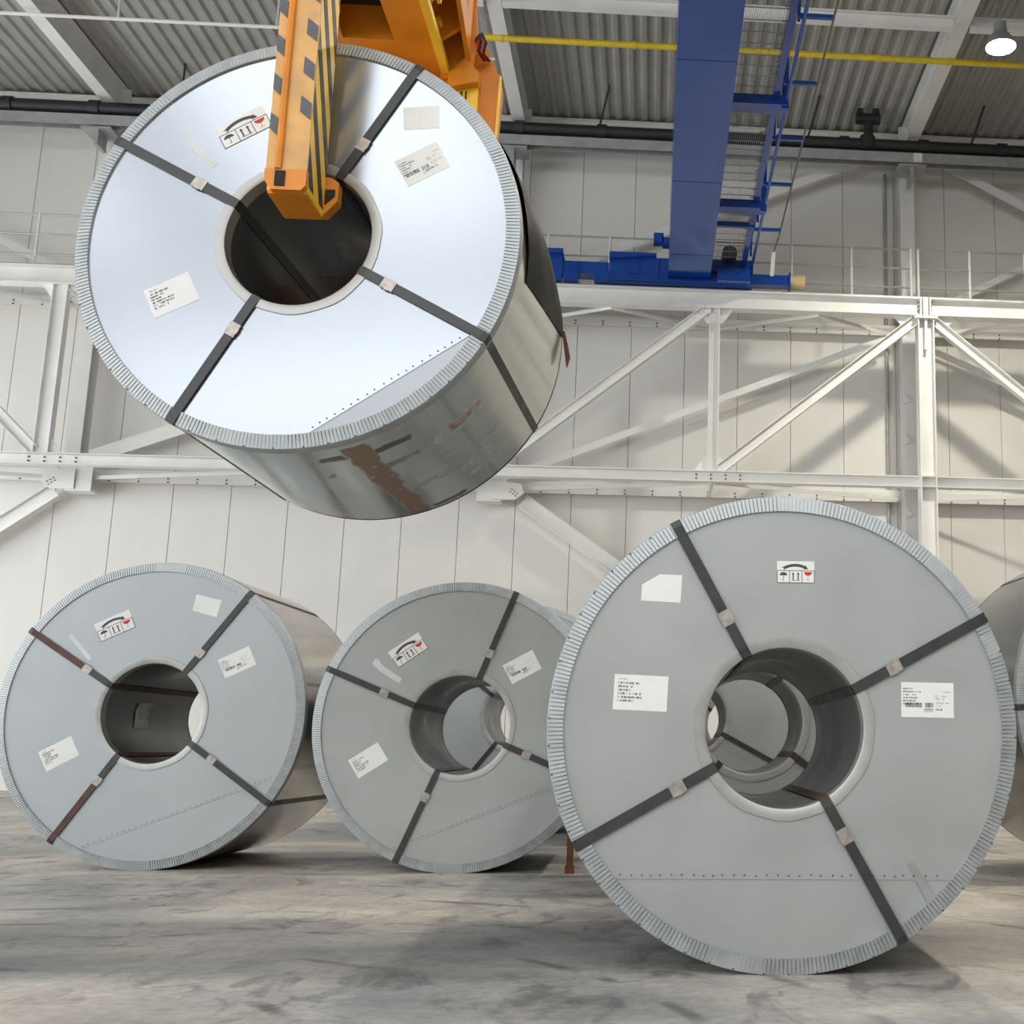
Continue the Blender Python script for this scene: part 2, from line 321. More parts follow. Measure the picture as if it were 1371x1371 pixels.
def lamp(x, y, label, power):
    g = empty('high_bay_lamp', (x, y, 11.93)); tag(g, label, 'lamp', 'high bay lamps')
    MB().tube([(0, 0, 0.0), (0, 0, 0.06), (0, 0, 0.22), (0, 0, 0.26)], [0.24, 0.23, 0.14, 0.08], 24, False).build('reflector', 'galv', g, True)
    MB().tube([(0, 0, 0.22), (0, 0, 0.42)], [0.11, 0.10], 16).build('housing', 'galv', g, True)
    MB().tube([(0, 0, 0.42), (0, 0, 1.15)], 0.012, 6).build('hanger_rod', 'galv', g)
    MB().tube([(0, 0, -0.05), (0, 0, -0.02), (0, 0, 0.02)], [0.13, 0.2, 0.232], 24).build('lens', 'lamp_glow', g, True)
    l = bpy.data.lights.new('lamp_light', 'SPOT'); l.energy = power; l.color = (1.0, 0.93, 0.80); l.spot_size = math.radians(150); l.spot_blend = 0.8; l.shadow_soft_size = 0.3
    o = bpy.data.objects.new('lamp_light', l); COL.objects.link(o); o.parent = g; o.location = (0, 0, -0.1)
lamp(5.34, 17.3, 'round high bay lamp glowing white under the roof, top right', 1300)
lamp(5.34, 8.9, 'high bay lamp over the floor coils, out of the frame', 1300)
lamp(5.34, 0.5, 'high bay lamp above the photographer, out of the frame', 900)

# ------------------------------------------------------------------ wall steelwork
WC = HY1-0.36
for x, zb, lab in ((-10.42, 5.24, 'white wall column on the left, ending above the floor'), (-2.86, 5.24, 'white wall column behind the hanging coil, ending above the floor'),
                   (4.77, 0.0, 'white wall column standing just behind the crane column')):
    c = empty('wall_column', (x, WC, zb)); tag(c, lab, 'column', 'wall columns')
    MB().beam((0, 0, 0), (0, 0, ROOF-0.5-zb), hsec(0.3, 0.28, 0.014, 0.02), (1, 0, 0)).build('shaft', 'white_steel', c)
    if zb > 0:
        s = -1 if x < -5 else 1
        gp = MB().prism([(-0.12*s, 0), (0.30*s, 0), (0.46*s, 0.13), (0.40*s, 0.30), (-0.12*s, 0.36)], 'y', -0.2, -0.18).build('gusset_plate', 'white_steel', c)
        bl = MB()
        for i in range(3):
            for j in range(2): bl.tube([((0.24+i*0.05-j*0.03)*s, -0.2, 0.19-i*0.035-j*0.05), ((0.24+i*0.05-j*0.03)*s, -0.215, 0.19-i*0.035-j*0.05)], 0.012, 6)
        bl.build('bolt_cluster', 'rivet', gp)
        MB().box(-0.22-0.18*s, 0.22-0.18*s, -0.17, 0.15, -0.03, 0.02).build('end_plate', 'white_steel', c)
        MB().box(-0.2*s-0.2, -0.2*s+0.2, -0.16, -0.14, 0.02, 0.42).build('side_plate', 'white_steel', c)
    else:
        for zz in (7.3, 6.5, 5.1, 4.6): MB().prism([(-0.14, zz-0.02), (-0.14, zz+0.26), (0.02, zz+0.04)], 'y', -0.18, -0.16).build('stiffener', 'white_steel', c)
kb = hsec(0.27, 0.16, 0.012, 0.014)
for p, q, lab in (((-2.45, 22.1, 5.27), (4.55, 22.1, 0.45), 'white diagonal brace running down behind the largest coil'), ((-10.72, 22.1, 5.24), (-17.3, 22.1, 0.3), 'white diagonal brace at the left edge of the wall')):
    o = MB().beam(p, q, kb).build('diagonal_brace', 'white_steel'); tag(o, lab, 'brace', 'low wall braces')
for z, h, lab in ((5.52, 0.24, 'lower white wall rail with paired bolts'), (8.82, 0.22, 'upper white wall rail with paired bolts under the crane beam')):
    gt = empty('wall_rail', (0, HY1-0.1, z)); tag(gt, lab, 'rail', 'bolted wall rails')
    MB().beam((HX0, 0, 0), (HX1, 0, 0), [(-h/2, -0.09), (h*0.28, -0.09), (h*0.28, -0.07), (-h/2+0.02, -0.07), (-h/2+0.02, 0.09), (-h/2, 0.09)]).box(HX0, HX1, -0.05, 0.09, h*0.28, h/2+0.05).build('channel', 'white_steel', gt)
    bl = MB(); x = -17.6
    while x < HX1:
        for dz in (-0.045, 0.02): bl.tube([(x, -0.09, dz), (x, -0.105, dz)], 0.016, 6)
        x += PW/2
    o = bl.build('bolt_row', 'rivet', gt); o['kind'] = 'stuff'
def flat(p, q, h, name, lab, grp='thin wall bracing', t=0.05):
    o = MB().beam(p, q, [(-h/2, -t/2), (h/2, -t/2), (h/2, -t/2+0.012), (-h/2+0.012, -t/2+0.012), (-h/2+0.012, t/2), (-h/2, t/2)]).build(name, 'white_steel'); tag(o, lab, 'brace', grp)
yb = HY1-0.42
flat((-2.5, yb, 5.78), (4.3, yb, 8.60), 0.13, 'wind_brace', 'thin sloping wall brace between the blue crane and the hanging coil')
flat((-10.1, yb, 5.85), (-3.2, yb, 8.5), 0.25, 'wind_brace', 'wide sloping wall brace just below the hanging coil on the left', t=0.12)
flat((5.1, yb, 8.45), (11.5, yb, 5.7), 0.13, 'wind_brace', 'thin wall brace falling to the right edge behind the crane column')
flat((-2.4, yb, 9.55), (3.9, yb, 12.3), 0.17, 'wind_brace', 'upper wall brace rising behind the blue crane walkway')
flat((5.5, yb, 12.3), (11.5, yb, 9.2), 0.17, 'wind_brace', 'upper wall brace falling to the right below the lamp')
flat((5.4, yb+0.14, 9.3), (11.5, yb+0.14, 12.6), 0.13, 'wind_brace', 'upper wall brace rising to the right edge above the guard rail')
flat((-10.7, yb, 9.2), (-17.0, yb, 12.3), 0.14, 'wind_brace', 'upper wall brace behind the guard rail at the left edge')
g = MB().tube([(4.42, HY1-0.05, 0), (4.42, HY1-0.05, 12.2)], 0.035, 8).build('wall_conduit', 'galv', None, True); tag(g, 'thin grey conduit running up the wall beside the column', 'pipe')

# crane runway: truss, column, guard rail
TY = 21.02
tr = empty('runway_truss', (0, TY, 5.47)); tag(tr, 'white steel truss carrying the crane rail along the wall', 'truss')
def tz(z): return z-5.47
for a, b in ((HX0, 4.80), (4.94, HX1)):
    tc_ = MB().beam((a, 0, tz(8.88)), (b, 0, tz(8.88)), hsec(0.34, 0.24, 0.014, 0.022)).build('top_chord', 'white_steel', tr)
    e = a if a > 0 else b
    s = 1 if a > 0 else -1
    ep = MB().box(min(e, e+s*0.03), max(e, e+s*0.03), -0.13, 0.12, tz(8.68), tz(9.06)).build('end_plate', 'white_steel', tr)
    bl = MB()
    for k in range(4): bl.tube([(e+s*0.05, -0.02, tz(8.76+k*0.075)), (e+s*0.05, -0.05, tz(8.76+k*0.075))], 0.018, 6)
    bl.build('bolt_row', 'rivet', ep)
    bc = MB().beam((a, 0, tz(5.575)), (b-0.0, 0, tz(5.575)), hsec(0.2, 0.2, 0.012, 0.016)).build('bottom_chord', 'white_steel', tr)
for px in (-10.4, 1.0):
    bl = MB()
    for k in range(4):
        for dz in (-0.035, 0.035): bl.tube([(px-0.3+k*0.26, -0.006, tz(5.575)+dz), (px-0.3+k*0.26, -0.03, tz(5.575)+dz)], 0.016, 6)
    bl.build('bolt_row', 'rivet', tr)
MB().box(HX0, HX1, -0.03, 0.03, tz(9.05), tz(9.10)).build('crane_rail', 'galv', tr)
MB().beam((0.985, 0, tz(5.675)), (0.985, 0, tz(8.71)), hsec(0.19, 0.16)).build('post', 'white_steel', tr)
MB().beam((-10.5, 0, tz(5.675)), (-10.5, 0, tz(8.71)), hsec(0.26, 0.16)).build('post', 'white_steel', tr)
dg = hsec(0.18, 0.15, 0.012, 0.014)
for p, q in (((-2.78, 5.72), (0.86, 8.72)), ((1.12, 5.72), (4.72, 8.66)), ((5.0, 8.66), (8.6, 5.72)), ((-10.62, 5.72), (-13.7, 8.7)), ((-10.36, 8.72), (-6.7, 5.72))):
    MB().beam((p[0], 0, tz(p[1])), (q[0], 0, tz(q[1])), dg).build('diagonal', 'white_steel', tr)
for x, z, s in ((0.985, 5.675, 1), (-10.5, 5.675, 1), (-2.9, 5.675, 1), (-6.55, 5.675, 1), (0.985, 8.71, -1), (-10.5, 8.71, -1), (4.52, 8.71, -1), (5.22, 8.71, -1)):
    gw = 0.34 if abs(x-4.87) > 1 else 0.22
    MB().prism([(x-gw, tz(z)), (x+gw, tz(z)), (x+gw*0.4, tz(z)+gw*0.8*s), (x-gw*0.4, tz(z)+gw*0.8*s)], 'y', -0.012, 0.012).build('gusset_plate', 'white_steel', tr)
lowp = (((-2.7, 1.05), (0.985, 0.05)), ((0.985, 0.05), (4.55, 1.05)), ((-10.3, 1.05), (-6.6, 0.05)), ((-6.6, 0.05), (-3.0, 1.05)), ((5.0, 1.05), (8.6, 0.05)), ((-10.6, 1.05), (-14.2, 0.05)))
higp = (((-2.7, 1.05), (-0.9, 0.05)), ((-0.9, 0.05), (0.985, 1.05)), ((0.985, 1.05), (2.9, 0.05)), ((2.9, 0.05), (4.55, 1.05)), ((5.0, 1.05), (6.9, 0.05)), ((-10.3, 1.05), (-8.4, 0.05)), ((-10.6, 1.05), (-12.4, 0.05)))
for z, ps in ((5.5, lowp), (8.72, higp)):
    for p, q in ps:
        MB().beam((p[0], p[1], tz(z)-0.02), (q[0], q[1], tz(z)-0.02), rsec(0.02, 0.07), (0, 0, 1)).build('plan_brace', 'white_steel', tr)
    for x in (0.985, -6.6): MB().box(x-0.03, x+0.03, 0.1, 1.15, tz(z)-0.05, tz(z)+0.0).build('wall_tie', 'white_steel', tr)
cc = empty('crane_column', (4.87, TY, 0)); tag(cc, 'tall white steel column under the crane rail behind the largest coil', 'column')
MB().beam((0, 0, 0), (0, 0, 8.64), hsec(0.3, 0.28, 0.016, 0.022)).build('shaft', 'white_steel', cc)
MB().box(-0.22, 0.22, -0.17, 0.17, 8.64, 8.68).build('cap_plate', 'white_steel', cc)
MB().box(-0.025, 0.025, -0.12, -0.008, 8.05, 8.64).build('stiffener', 'white_steel', cc)
MB().box(-0.05, 0.05, -0.13, 0.12, 8.68, 9.06).build('bearing_plate', 'white_steel', cc)
for z in (5.47, 5.66): MB().box(-0.13, 0.13, -0.14, -0.008, z, z+0.016).build('stiffener', 'white_steel', cc)
for side, (a, b, lab) in enumerate(((-17.8, 4.70, 'grey tubular guard rail along the crane runway, left of the column'), (4.84, 11.8, 'grey tubular guard rail along the crane runway, right of the column'))):
    gr = empty('guard_rail', (0, 21.32, 9.06)); tag(gr, lab, 'railing', 'runway guard rails')
    for z in (0.34, 0.72, 1.10): MB().tube([(a, 0, z), (b, 0, z)], 0.019, 8).build('rail', 'galv', gr, True)
    xs = [4.70-1.135*i for i in range(20)] if side == 0 else [4.84, 5.83, 6.9, 8.0, 9.1, 10.2, 11.3]
    for x in xs: MB().tube([(x, 0, 0), (x, 0, 1.12)], 0.024, 8).build('post', 'white_steel', gr, True)

# ------------------------------------------------------------------ blue bridge crane
cr = empty('bridge_crane', (0.5, TY, 9.1)); tag(cr, 'blue overhead bridge crane with a grated walkway along its girder', 'crane')
def cbox(name, m, x0, x1, y0, y1, z0, z1, parent=cr): return MB().box(x0-0.5, x1-0.5, y0-TY, y1-TY, z0-9.1, z1-9.1).build(name, m, parent)
gd = cbox('girder', 'blue', 0.12, 0.88, HY0+0.5, 20.86, 9.22, 10.7)
for y in (13.7, 17.0, 19.75): cbox('weld_seam', 'blue', 0.13, 0.87, y, y+0.012, 9.214, 9.222, gd)
ec = cbox('end_carriage', 'blue', -0.95, 1.6, 20.86, 21.22, 9.14, 9.60)
MB().prism([(-1.45, 0.54), (-1.45, 0.42), (-0.6, 0.50), (-0.6, 0.54)], 'y', -0.30, -0.16).build('sloped_flange', 'blue', ec)
cbox('bottom_flange', 'blue', -0.98, 1.66, 20.74, 21.26, 9.115, 9.145, ec)
cbox('inspection_cover', 'blue', -0.62, -0.40, 20.84, 20.86, 9.28, 9.48, ec)
cbox('wheel_housing', 'blue', 1.0, 1.6, 20.62, 20.86, 9.12, 9.36, ec)
cbox('side_plate', 'blue', 0.9, 1.66, 20.76, 20.86, 9.36, 9.58, ec)
cbox('rib', 'blue', -0.10, -0.06, 20.83, 20.86, 9.14, 9.56, ec)
tk = cbox('coupling_beam', 'blue', -1.80, -0.98, 20.9, 21.2, 9.27, 9.50)
for x in (-1.78, -1.22): cbox('wheel_block', 'blue', x, x+0.28, 20.84, 21.24, 9.12, 9.28, tk)
for x in (-1.74, -1.18):
    p_ = cbox('bolted_plate', 'blue', x, x+0.22, 20.88, 20.9, 9.29, 9.48, tk)
l2 = cbox('left_carriage', 'blue', -4.2, -1.80, 20.86, 21.22, 9.12, 9.60)
cbox('top_flange', 'blue', -4.2, -1.78, 20.72, 21.26, 9.58, 9.66, l2)
cbox('control_box', 'blue', -0.16, 0.02, 20.6, 20.8, 9.80, 9.98)
cbox('box_arm', 'blue', 0.0, 0.13, 20.6, 20.8, 9.76, 9.90)
bf = cbox('buffer_arm', 'blue', 1.6, 2.33, 20.9, 21.1, 9.18, 9.38)
cbox('buffer_plate', 'blue', 2.33, 2.36, 20.86, 21.14, 9.12, 9.42, bf)
MB().tube([(1.86, 20.99-TY, 0.18), (2.13, 20.99-TY, 0.18)], 0.135, 16).build('rubber_buffer', 'rubber', cr, True)
# walkway
WZ = 9.52
gt = MB()
for k in range(20): x = 0.90+k*0.029; gt.box(x-0.5, x-0.4965, 6-TY, 20.7-TY, WZ-9.1, WZ+0.02-9.1)
y = 6.0
while y < 20.7: gt.box(0.39, 0.95, y-TY, y+0.006-TY, WZ-9.1, WZ+0.012-9.1); y += 0.25
o = gt.build('grating', 'galv', cr); o['kind'] = 'stuff'
cbox('stringer', 'blue', 1.44, 1.47, 5, 20.8, WZ-0.06, WZ+0.14)
cbox('stringer_lip', 'blue', 1.47, 1.53, 5, 20.8, WZ-0.06, WZ-0.045)
MB().tube([(1.13, 5-TY, WZ-0.09-9.1), (1.13, 20.8-TY, WZ-0.09-9.1)], 0.026, 8).build('outer_rail', 'blue', cr, True)
ck = MB(); y = 6.0
while y < 20.7: ck.box(0.88, 0.99, y-TY, y+0.02-TY, WZ-0.035-9.1, WZ-0.015-9.1); y += 0.3
o = ck.build('clip_row', 'galv', cr); o['kind'] = 'stuff'
for y in (11.8, 14.9, 18.1):
    b = MB().prism([(0.38, 0.26), (1.15, 0.26), (1.15, 0.40), (0.38, 0.40)], 'y', y-TY, y+0.26-TY).build('bracket', 'blue', cr)
    MB().prism([(1.06, 0.24), (1.16, 0.24), (1.16, 1.45), (1.10, 1.45)], 'y', y+0.05-TY, y+0.11-TY).build('handrail_post', 'blue', cr)
cbox('tie_bar', 'blue', 0.88, 1.55, 19.0, 19.06, WZ-0.08, WZ)
for z, rr in ((10.52, 0.032), (10.05, 0.022)): MB().tube([(1.13, 5-TY, z-9.1), (1.13, 20.75-TY, z-9.1)], rr, 8).build('handrail', 'blue', cr, True)
hp = 9.0
while hp < 20.8: MB().tube([(1.10, hp-TY, 0.5), (1.13, hp-TY, 1.42)], 0.02, 6).build('handrail_post', 'blue', cr); hp += 1.45
for y in (11.3, 13.1, 14.6, 16.1, 17.55, 19.25): MB().box(1.05, 1.50, y-TY, y+0.05-TY, 0.40, 0.45).build('outrigger', 'blue', cr)
MB().tube([(1.50, 5-TY, 0.42), (1.50, 19.6-TY, 0.42), (1.45, 19.9-TY, 0.30)], 0.014, 6).build('trailing_cable', 'rope', cr)
MB().tube([(1.45, 19.9-TY, 0.30), (1.45, 20.2-TY, -0.02)], 0.035, 8).build('cable_end', 'white_steel', cr)
MB().tube([(0.72, 20.6-TY, 0.56), (0.72, 20.9-TY, 0.56)], 0.14, 16).build('motor', 'black_pipe', cr, True)

# ------------------------------------------------------------------ steel coils
def arc(a0, a1, n): return [a0+(a1-a0)*i/n for i in range(n+1)]
def coil(name_label, loc, phi, R, r, L, straps, tilt=0.0, seam=None, face='face_blue', wrap='wrap_dark', detail=2, flats=(), rust=(), facerust=(), wraprust=(), ringw=0.057, seals=0.5, group='steel coils'):
    root = empty('steel_coil', loc, (tilt, 0, -phi)); tag(root, name_label, 'steel coil', group)
    def P(rho, t, y): return (rho*math.cos(t), y, R+rho*math.sin(t))
    N = 144 if detail else 72
    def cyl(rho, y0, y1):
        m = MB(); m.add([P(rho, 2*PI*k/N, y) for y in (y0, y1) for k in range(N)], [(k, (k+1) % N, N+(k+1) % N, N+k) for k in range(N)]); return m
    def ann(ra, rb, y):
        m = MB(); m.add([P(q, 2*PI*k/N, y) for q in (ra, rb) for k in range(N)], [(k, (k+1) % N, N+(k+1) % N, N+k) for k in range(N)]); return m
    cyl(R, 0, L).build('outer_wrap', wrap, root, True)
    cyl(R+0.0015, 0.052, 0.062).build('shadow_gap', 'strap', root, True)  # dark strip painted as the shadow gap behind the edge lip
    cyl(R+0.0015, L-0.012, L).build('shadow_gap', 'strap', root, True)  # similar dark strip along the rear edge
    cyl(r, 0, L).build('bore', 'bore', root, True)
    ann(r, R, L).build('back_sheet', 'face_grey', root)
    ann(r, R, 0).build('lower_sheet', 'face_lower' if face == 'face_bright' else face, root)
    # upper sheet, cut along a chord
    if seam:
        sa, sd = seam      # rotation of the seam and its distance below the centre
        Nn = 288; vs = []; 
        for k in range(Nn):
            t = 2*PI*k/Nn; c = -math.sin(t-sa); ro = R-0.01
            if c > 1e-6: ro = min(ro, sd/c)
            vs.append((t, ro))
        m = MB(); m.add([P(r, t, -0.003) for t, _ in vs]+[P(q, t, -0.003) for t, q in vs]+[P(q, t, 0.0) for t, q in vs],
                        [(k, (k+1) % Nn, Nn+(k+1) % Nn, Nn+k) for k in range(Nn)]+[(Nn+k, Nn+(k+1) % Nn, 2*Nn+(k+1) % Nn, 2*Nn+k) for k in range(Nn)])
        m.build('upper_sheet', face, root)
        if detail > 1:
            rv = MB(); half = math.sqrt((R-0.07)**2-sd**2); s = -half; 
            while s < half:
                cx, cz = s, -sd+0.014+random.uniform(-0.002, 0.002)
                X = cx*math.cos(sa)-cz*math.sin(sa); Z = cx*math.sin(sa)+cz*math.cos(sa)
                rv.tube([(X, -0.003, R+Z), (X, -0.0055, R+Z)], 0.0036, 6); s += random.uniform(0.032, 0.046)
            o = rv.build('rivet_row', 'rivet', root); o['kind'] = 'stuff'
    # crimped edge protector
    if detail:
        nr = int(2*PI*R/0.0160); m = MB(); ang = []; amp = []
        for k in range(nr):
            for f, h in ((0.0, 0), (0.10, 0), (0.2, 1), (0.93, 1)):
                t = 2*PI*(k+f)/nr; a = 1.0
                for c, wd, v in flats:
                    d = abs((t-c+PI) % (2*PI)-PI)
                    if d < wd: a = v
                ang.append(t); amp.append(0.010 if h else 0.010-0.0078*a)
        n = len(ang); rows = []
        for t, a in zip(ang, amp):
            jit = 0.0
            rows += [P(R-ringw, t, -0.002), P(R-ringw, t, -a-0.004), P(R+0.002, t, -a*0.35), P(R+0.006, t, 0.012), P(R+0.006, t, 0.05), P(R, t, 0.052)]
        fs = []
        for k in range(n):
            for j in range(5): fs.append((k*6+j, k*6+j+1, ((k+1) % n)*6+j+1, ((k+1) % n)*6+j))
        m.add(rows, fs); m.build('edge_protector', 'ring', root)
    else: 
        ann(R-ringw, R+0.004, -0.006).build('edge_protector', 'ring', root)
    m = MB(); N2 = 96; prof = [(r+0.042, -0.003), (r+0.040, -0.008), (r+0.006, -0.009), (r-0.002, -0.005), (r-0.004, 0.06)]
    vs = []
    for k in range(N2):
        for q, y in prof: vs.append(P(q+(0.002*math.sin(7*k)+0.0015*math.sin(3.1*k) if q > r+0.03 else 0), 2*PI*k/N2, y))
    m.add(vs, [(k*5+j, k*5+j+1, ((k+1) % N2)*5+j+1, ((k+1) % N2)*5+j) for k in range(N2) for j in range(4)]); m.build('core_ring', 'core_ring', root, True)
    m2 = MB(); m2.add([P(q, 2*PI*k/N, L+0.004) for q in (r-0.003, r+0.04) for k in range(N)], [(k, (k+1) % N, N+(k+1) % N, N+k) for k in range(N)]); m2.build('rear_core_ring', 'core_ring', root)
    # straps through the bore
    for i, t in enumerate(straps):
        wd = 0.0205; c, s_ = math.cos(t), math.sin(t)
        path = [(r-0.008, 0.012), (r-0.004, -0.010), (r+0.03, -0.0145), (r+0.22, -0.0155), (R-0.02, -0.0155), (R+0.006, -0.010), (R+0.0072, 0.03), (R+0.0022, 0.08), (R+0.0022, L-0.02), (R+0.004, L+0.008), (r+0.02, L+0.009), (r-0.007, L-0.02)]
        inn = [(r-0.002, 0.012), (r, -0.004), (r+0.03, -0.006), (r+0.22, -0.006), (R-0.02, -0.006), (R, -0.006), (R+0.002, 0.03), (R-0.001, 0.08), (R-0.001, L-0.02), (R, L), (r+0.02, L), (r-0.001, L-0.02)]
        n = len(path)
        def Q(p, sg): return (p[0]*c-sg*wd*s_, p[1], R+p[0]*s_+sg*wd*c)
        vs = [Q(p, sg) for sg in (-1, 1) for p in path]+[Q(p, sg) for sg in (-1, 1) for p in inn]
        fs = []; mi = []
        for k in range(n):
            k2 = (k+1) % n
            fs += [(k, k2, n+k2, n+k), (k, 2*n+k, 2*n+k2, k2), (n+k, n+k2, 3*n+k2, 3*n+k)]
            bore = k in (n-1, 0)
            mi += [1 if (bore and i in rust) or (i in facerust and k == 3) or (i in wraprust and k in (5, 6, 7)) else 0]*3
        m = MB(); m.v = vs; m.f = fs; m.mi = mi
        st = m.build('strap', ['strap', 'strap_rust'], root)
        if seals:
            sr = r+0.19*(R/0.95) if not isinstance(seals, (list, tuple)) else seals[i]
            m = MB(); hs = 0.03
            pts = [(sr-hs, 1.25), (sr-hs*0.55, 1.1), (sr-hs*0.3, 1.28), (sr+hs*0.3, 1.28), (sr+hs*0.55, 1.1), (sr+hs, 1.25)]
            v = [(q*c-sg*wd*kk*s_, yy, R+q*s_+sg*wd*kk*c) for yy in (-0.013, -0.0185) for sg in (-1, 1) for q, kk in pts]
            n6 = 6; f = [(12+j, 12+j+1, 18+j+1, 18+j) for j in range(5)]+[(j, j+1, 12+j+1, 12+j) for j in range(5)]+[(6+j, 18+j, 18+j+1, 6+j+1) for j in range(5)]+[(0, 12, 18, 6), (5, 11, 23, 17)]
            m.add(v, f); m.build('seal', 'seal', st)
    return root

def on_face(root, R):
    """returns a function placing sticker coordinates (origin, angle) onto the coil face plane"""
    def place(o, ang):
        c, s = math.cos(ang), math.sin(ang)
        return lambda u, v, y: (o[0]+u*c-v*s, y, R+o[1]+u*s+v*c)
    return place
def poly(mb, T, pts, y0, y1, mi=0):
    n = len(pts); vs = [T(u, v, y0) for u, v in pts]+[T(u, v, y1) for u, v in pts]
    mb.add(vs, [tuple(range(n, 2*n))]+[(i, (i+1) % n, n+(i+1) % n, n+i) for i in range(n)], mi)
def rect(u0, v0, u1, v1): return [(u0, v0), (u1, v0), (u1, v1), (u0, v1)]
PY0, PY1, IY = -0.003, -0.0042, -0.0048

def glyphs(mb, T, u, v, ln, h, rng, gap=0.25):
    """a line of tiny unreadable printed characters"""
    e = u+ln
    while u < e:
        cw = h*0.62
        if rng.random() > 0.14:
            k = rng.random()
            poly(mb, T, rect(u, v, u+cw*0.28, v+h), PY1, IY)
            if k > 0.3: poly(mb, T, rect(u+cw*0.28, v+h*rng.choice((0, 0.4, 0.78)), u+cw*0.75, v+h*rng.choice((0.22, 0.6, 1.0))), PY1, IY)
            if k > 0.55: poly(mb, T, rect(u+cw*0.55, v, u+cw*0.8, v+h), PY1, IY)
        u += cw
def paper_text(root, R, o, ang, kind, seed, w_=0.207, h_=0.135):
    T = on_face(root, R)(o, ang); rng = random.Random(seed)
    m = MB(); poly(m, T, rect(-w_/2, -h_/2, w_/2, h_/2), PY0, PY1); pp = m.build('paper_label', 'paper', root)
    m = MB(); fm = MB()
    if kind == 1:
        for k, ln in enumerate((0.082, 0.054, 0.046, 0.096, 0.088, 0.062)): glyphs(m, T, -w_/2+0.016, h_/2-0.036-k*0.0135, ln, 0.0078, rng)
        glyphs(fm, T, -w_/2+0.018, h_/2-0.020, 0.03, 0.006, rng)
    else:
        for k, ln in enumerate((0.036, 0.07, 0.05, 0.055, 0.045, 0.06)): glyphs(m, T, -w_/2+0.007, h_/2-0.028-k*0.0117, ln, 0.006, rng)
        for u, v, ln in ((0.063, 0.029, 0.03), (0.028, 0.013, 0.014), (0.056, 0.012, 0.018), (0.028, 0.003, 0.02), (0.06, 0.001, 0.006), (0.034, -0.014, 0.026), (0.07, -0.014, 0.018), (0.034, -0.025, 0.022)):
            glyphs(fm, T, u, v, ln, 0.0052, rng)
        glyphs(m, T, -0.012, -0.040, 0.07, 0.0065, rng); glyphs(fm, T, -0.015, -0.047, 0.034, 0.004, rng)
        for u0, u1 in ((-0.087, -0.022), (-0.010, 0.023)):
            u = u0
            while u < u1:
                bw = rng.choice((0.0009, 0.0014, 0.0022)); poly(fm if rng.random() < 0.3 else m, T, rect(u, -0.029, min(u+bw, u1), -0.011), PY1, IY); u += bw+rng.choice((0.0008, 0.0012, 0.0018))
    m.build('print', 'ink', pp); fm.build('faint_print', 'faint_ink', pp)
def handling_label(root, R, o, ang, w_, h_, mirror=False):
    """white sticker: bent arrow over three framed marks (umbrella, two up arrows, red glass)"""
    T0 = on_face(root, R)(o, ang); k = w_/0.15; kv = h_/0.086
    T = lambda u, v, y: T0(u*k, v*kv, y)
    m = MB(); poly(m, T, rect(-0.075, -0.043, 0.075, 0.043), PY0, PY1); base = m.build('handling_label', 'paper', root)
    b = MB(); y = IY
    def B(p): poly(b, T, p, PY1, y)
    # frame lines
    for p in (rect(-0.075, -0.043, 0.075, -0.0408), rect(-0.075, 0.0045, 0.075, 0.0067), rect(-0.075, -0.0408, -0.0728, 0.0045), rect(0.0728, -0.0408, 0.075, 0.0045), rect(-0.0262, -0.0408, -0.024, 0.0045), rect(0.0238, -0.0408, 0.026, 0.0045)): B(p)
    # bent arrow
    cx, cv, rad = -0.002, -0.065, 0.092
    a0, a1, n = math.radians(119), math.radians(66), 14
    for i in range(n):
        t0, t1 = a0+(a1-a0)*i/n, a0+(a1-a0)*(i+1)/n
        B([(cx+(rad-0.0055)*math.cos(t0), cv+(rad-0.0055)*math.sin(t0)), (cx+(rad-0.0055)*math.cos(t1), cv+(rad-0.0055)*math.sin(t1)), (cx+(rad+0.0055)*math.cos(t1), cv+(rad+0.0055)*math.sin(t1)), (cx+(rad+0.0055)*math.cos(t0), cv+(rad+0.0055)*math.sin(t0))])
    te, tt = a1, a1-math.radians(10)
    B([(cx+(rad-0.0095)*math.cos(te), cv+(rad-0.0095)*math.sin(te)), (cx+rad*math.cos(tt), cv+rad*math.sin(tt)), (cx+(rad+0.0095)*math.cos(te), cv+(rad+0.0095)*math.sin(te))])
    ts, tq = a0, a0+math.radians(5)
    for s in (-1, 1): B([(cx+rad*math.cos(ts), cv+rad*math.sin(ts)), (cx+(rad+0.0055*s)*math.cos(ts), cv+(rad+0.0055*s)*math.sin(ts)), (cx+(rad+0.008*s)*math.cos(tq), cv+(rad+0.008*s)*math.sin(tq))])
    # umbrella
    ux, uv = -0.0495, -0.013
    B([(ux+0.0155*math.cos(t), uv+0.0125*math.sin(t)) for t in arc(0, PI, 10)])
    B(rect(ux-0.0008, uv-0.018, ux+0.0012, uv)); B(rect(ux-0.006, uv-0.0195, ux+0.0012, uv-0.0175))
    # two up arrows
    for ax in (-0.0105, 0.0095):
        B(rect(ax-0.0023, -0.031, ax+0.0023, -0.008)); B([(ax-0.0055, -0.009), (ax+0.0055, -0.009), (ax, -0.0005)])
    B(rect(-0.017, -0.0335, 0.016, -0.0315))
    b.build('black_marks', 'ink', base)
    g = MB(); gx, gv = 0.049, 0.0005
    poly(g, T, [(gx+0.016*math.cos(t), gv+0.0145*math.sin(t)) for t in arc(PI, 2*PI, 10)], PY1, y)
    poly(g, T, rect(gx-0.0007, -0.029, gx+0.0007, -0.013), PY1, y); poly(g, T, rect(gx-0.007, -0.0305, gx+0.007, -0.029), PY1, y)
    g.build('glass_mark', 'red_ink', base)
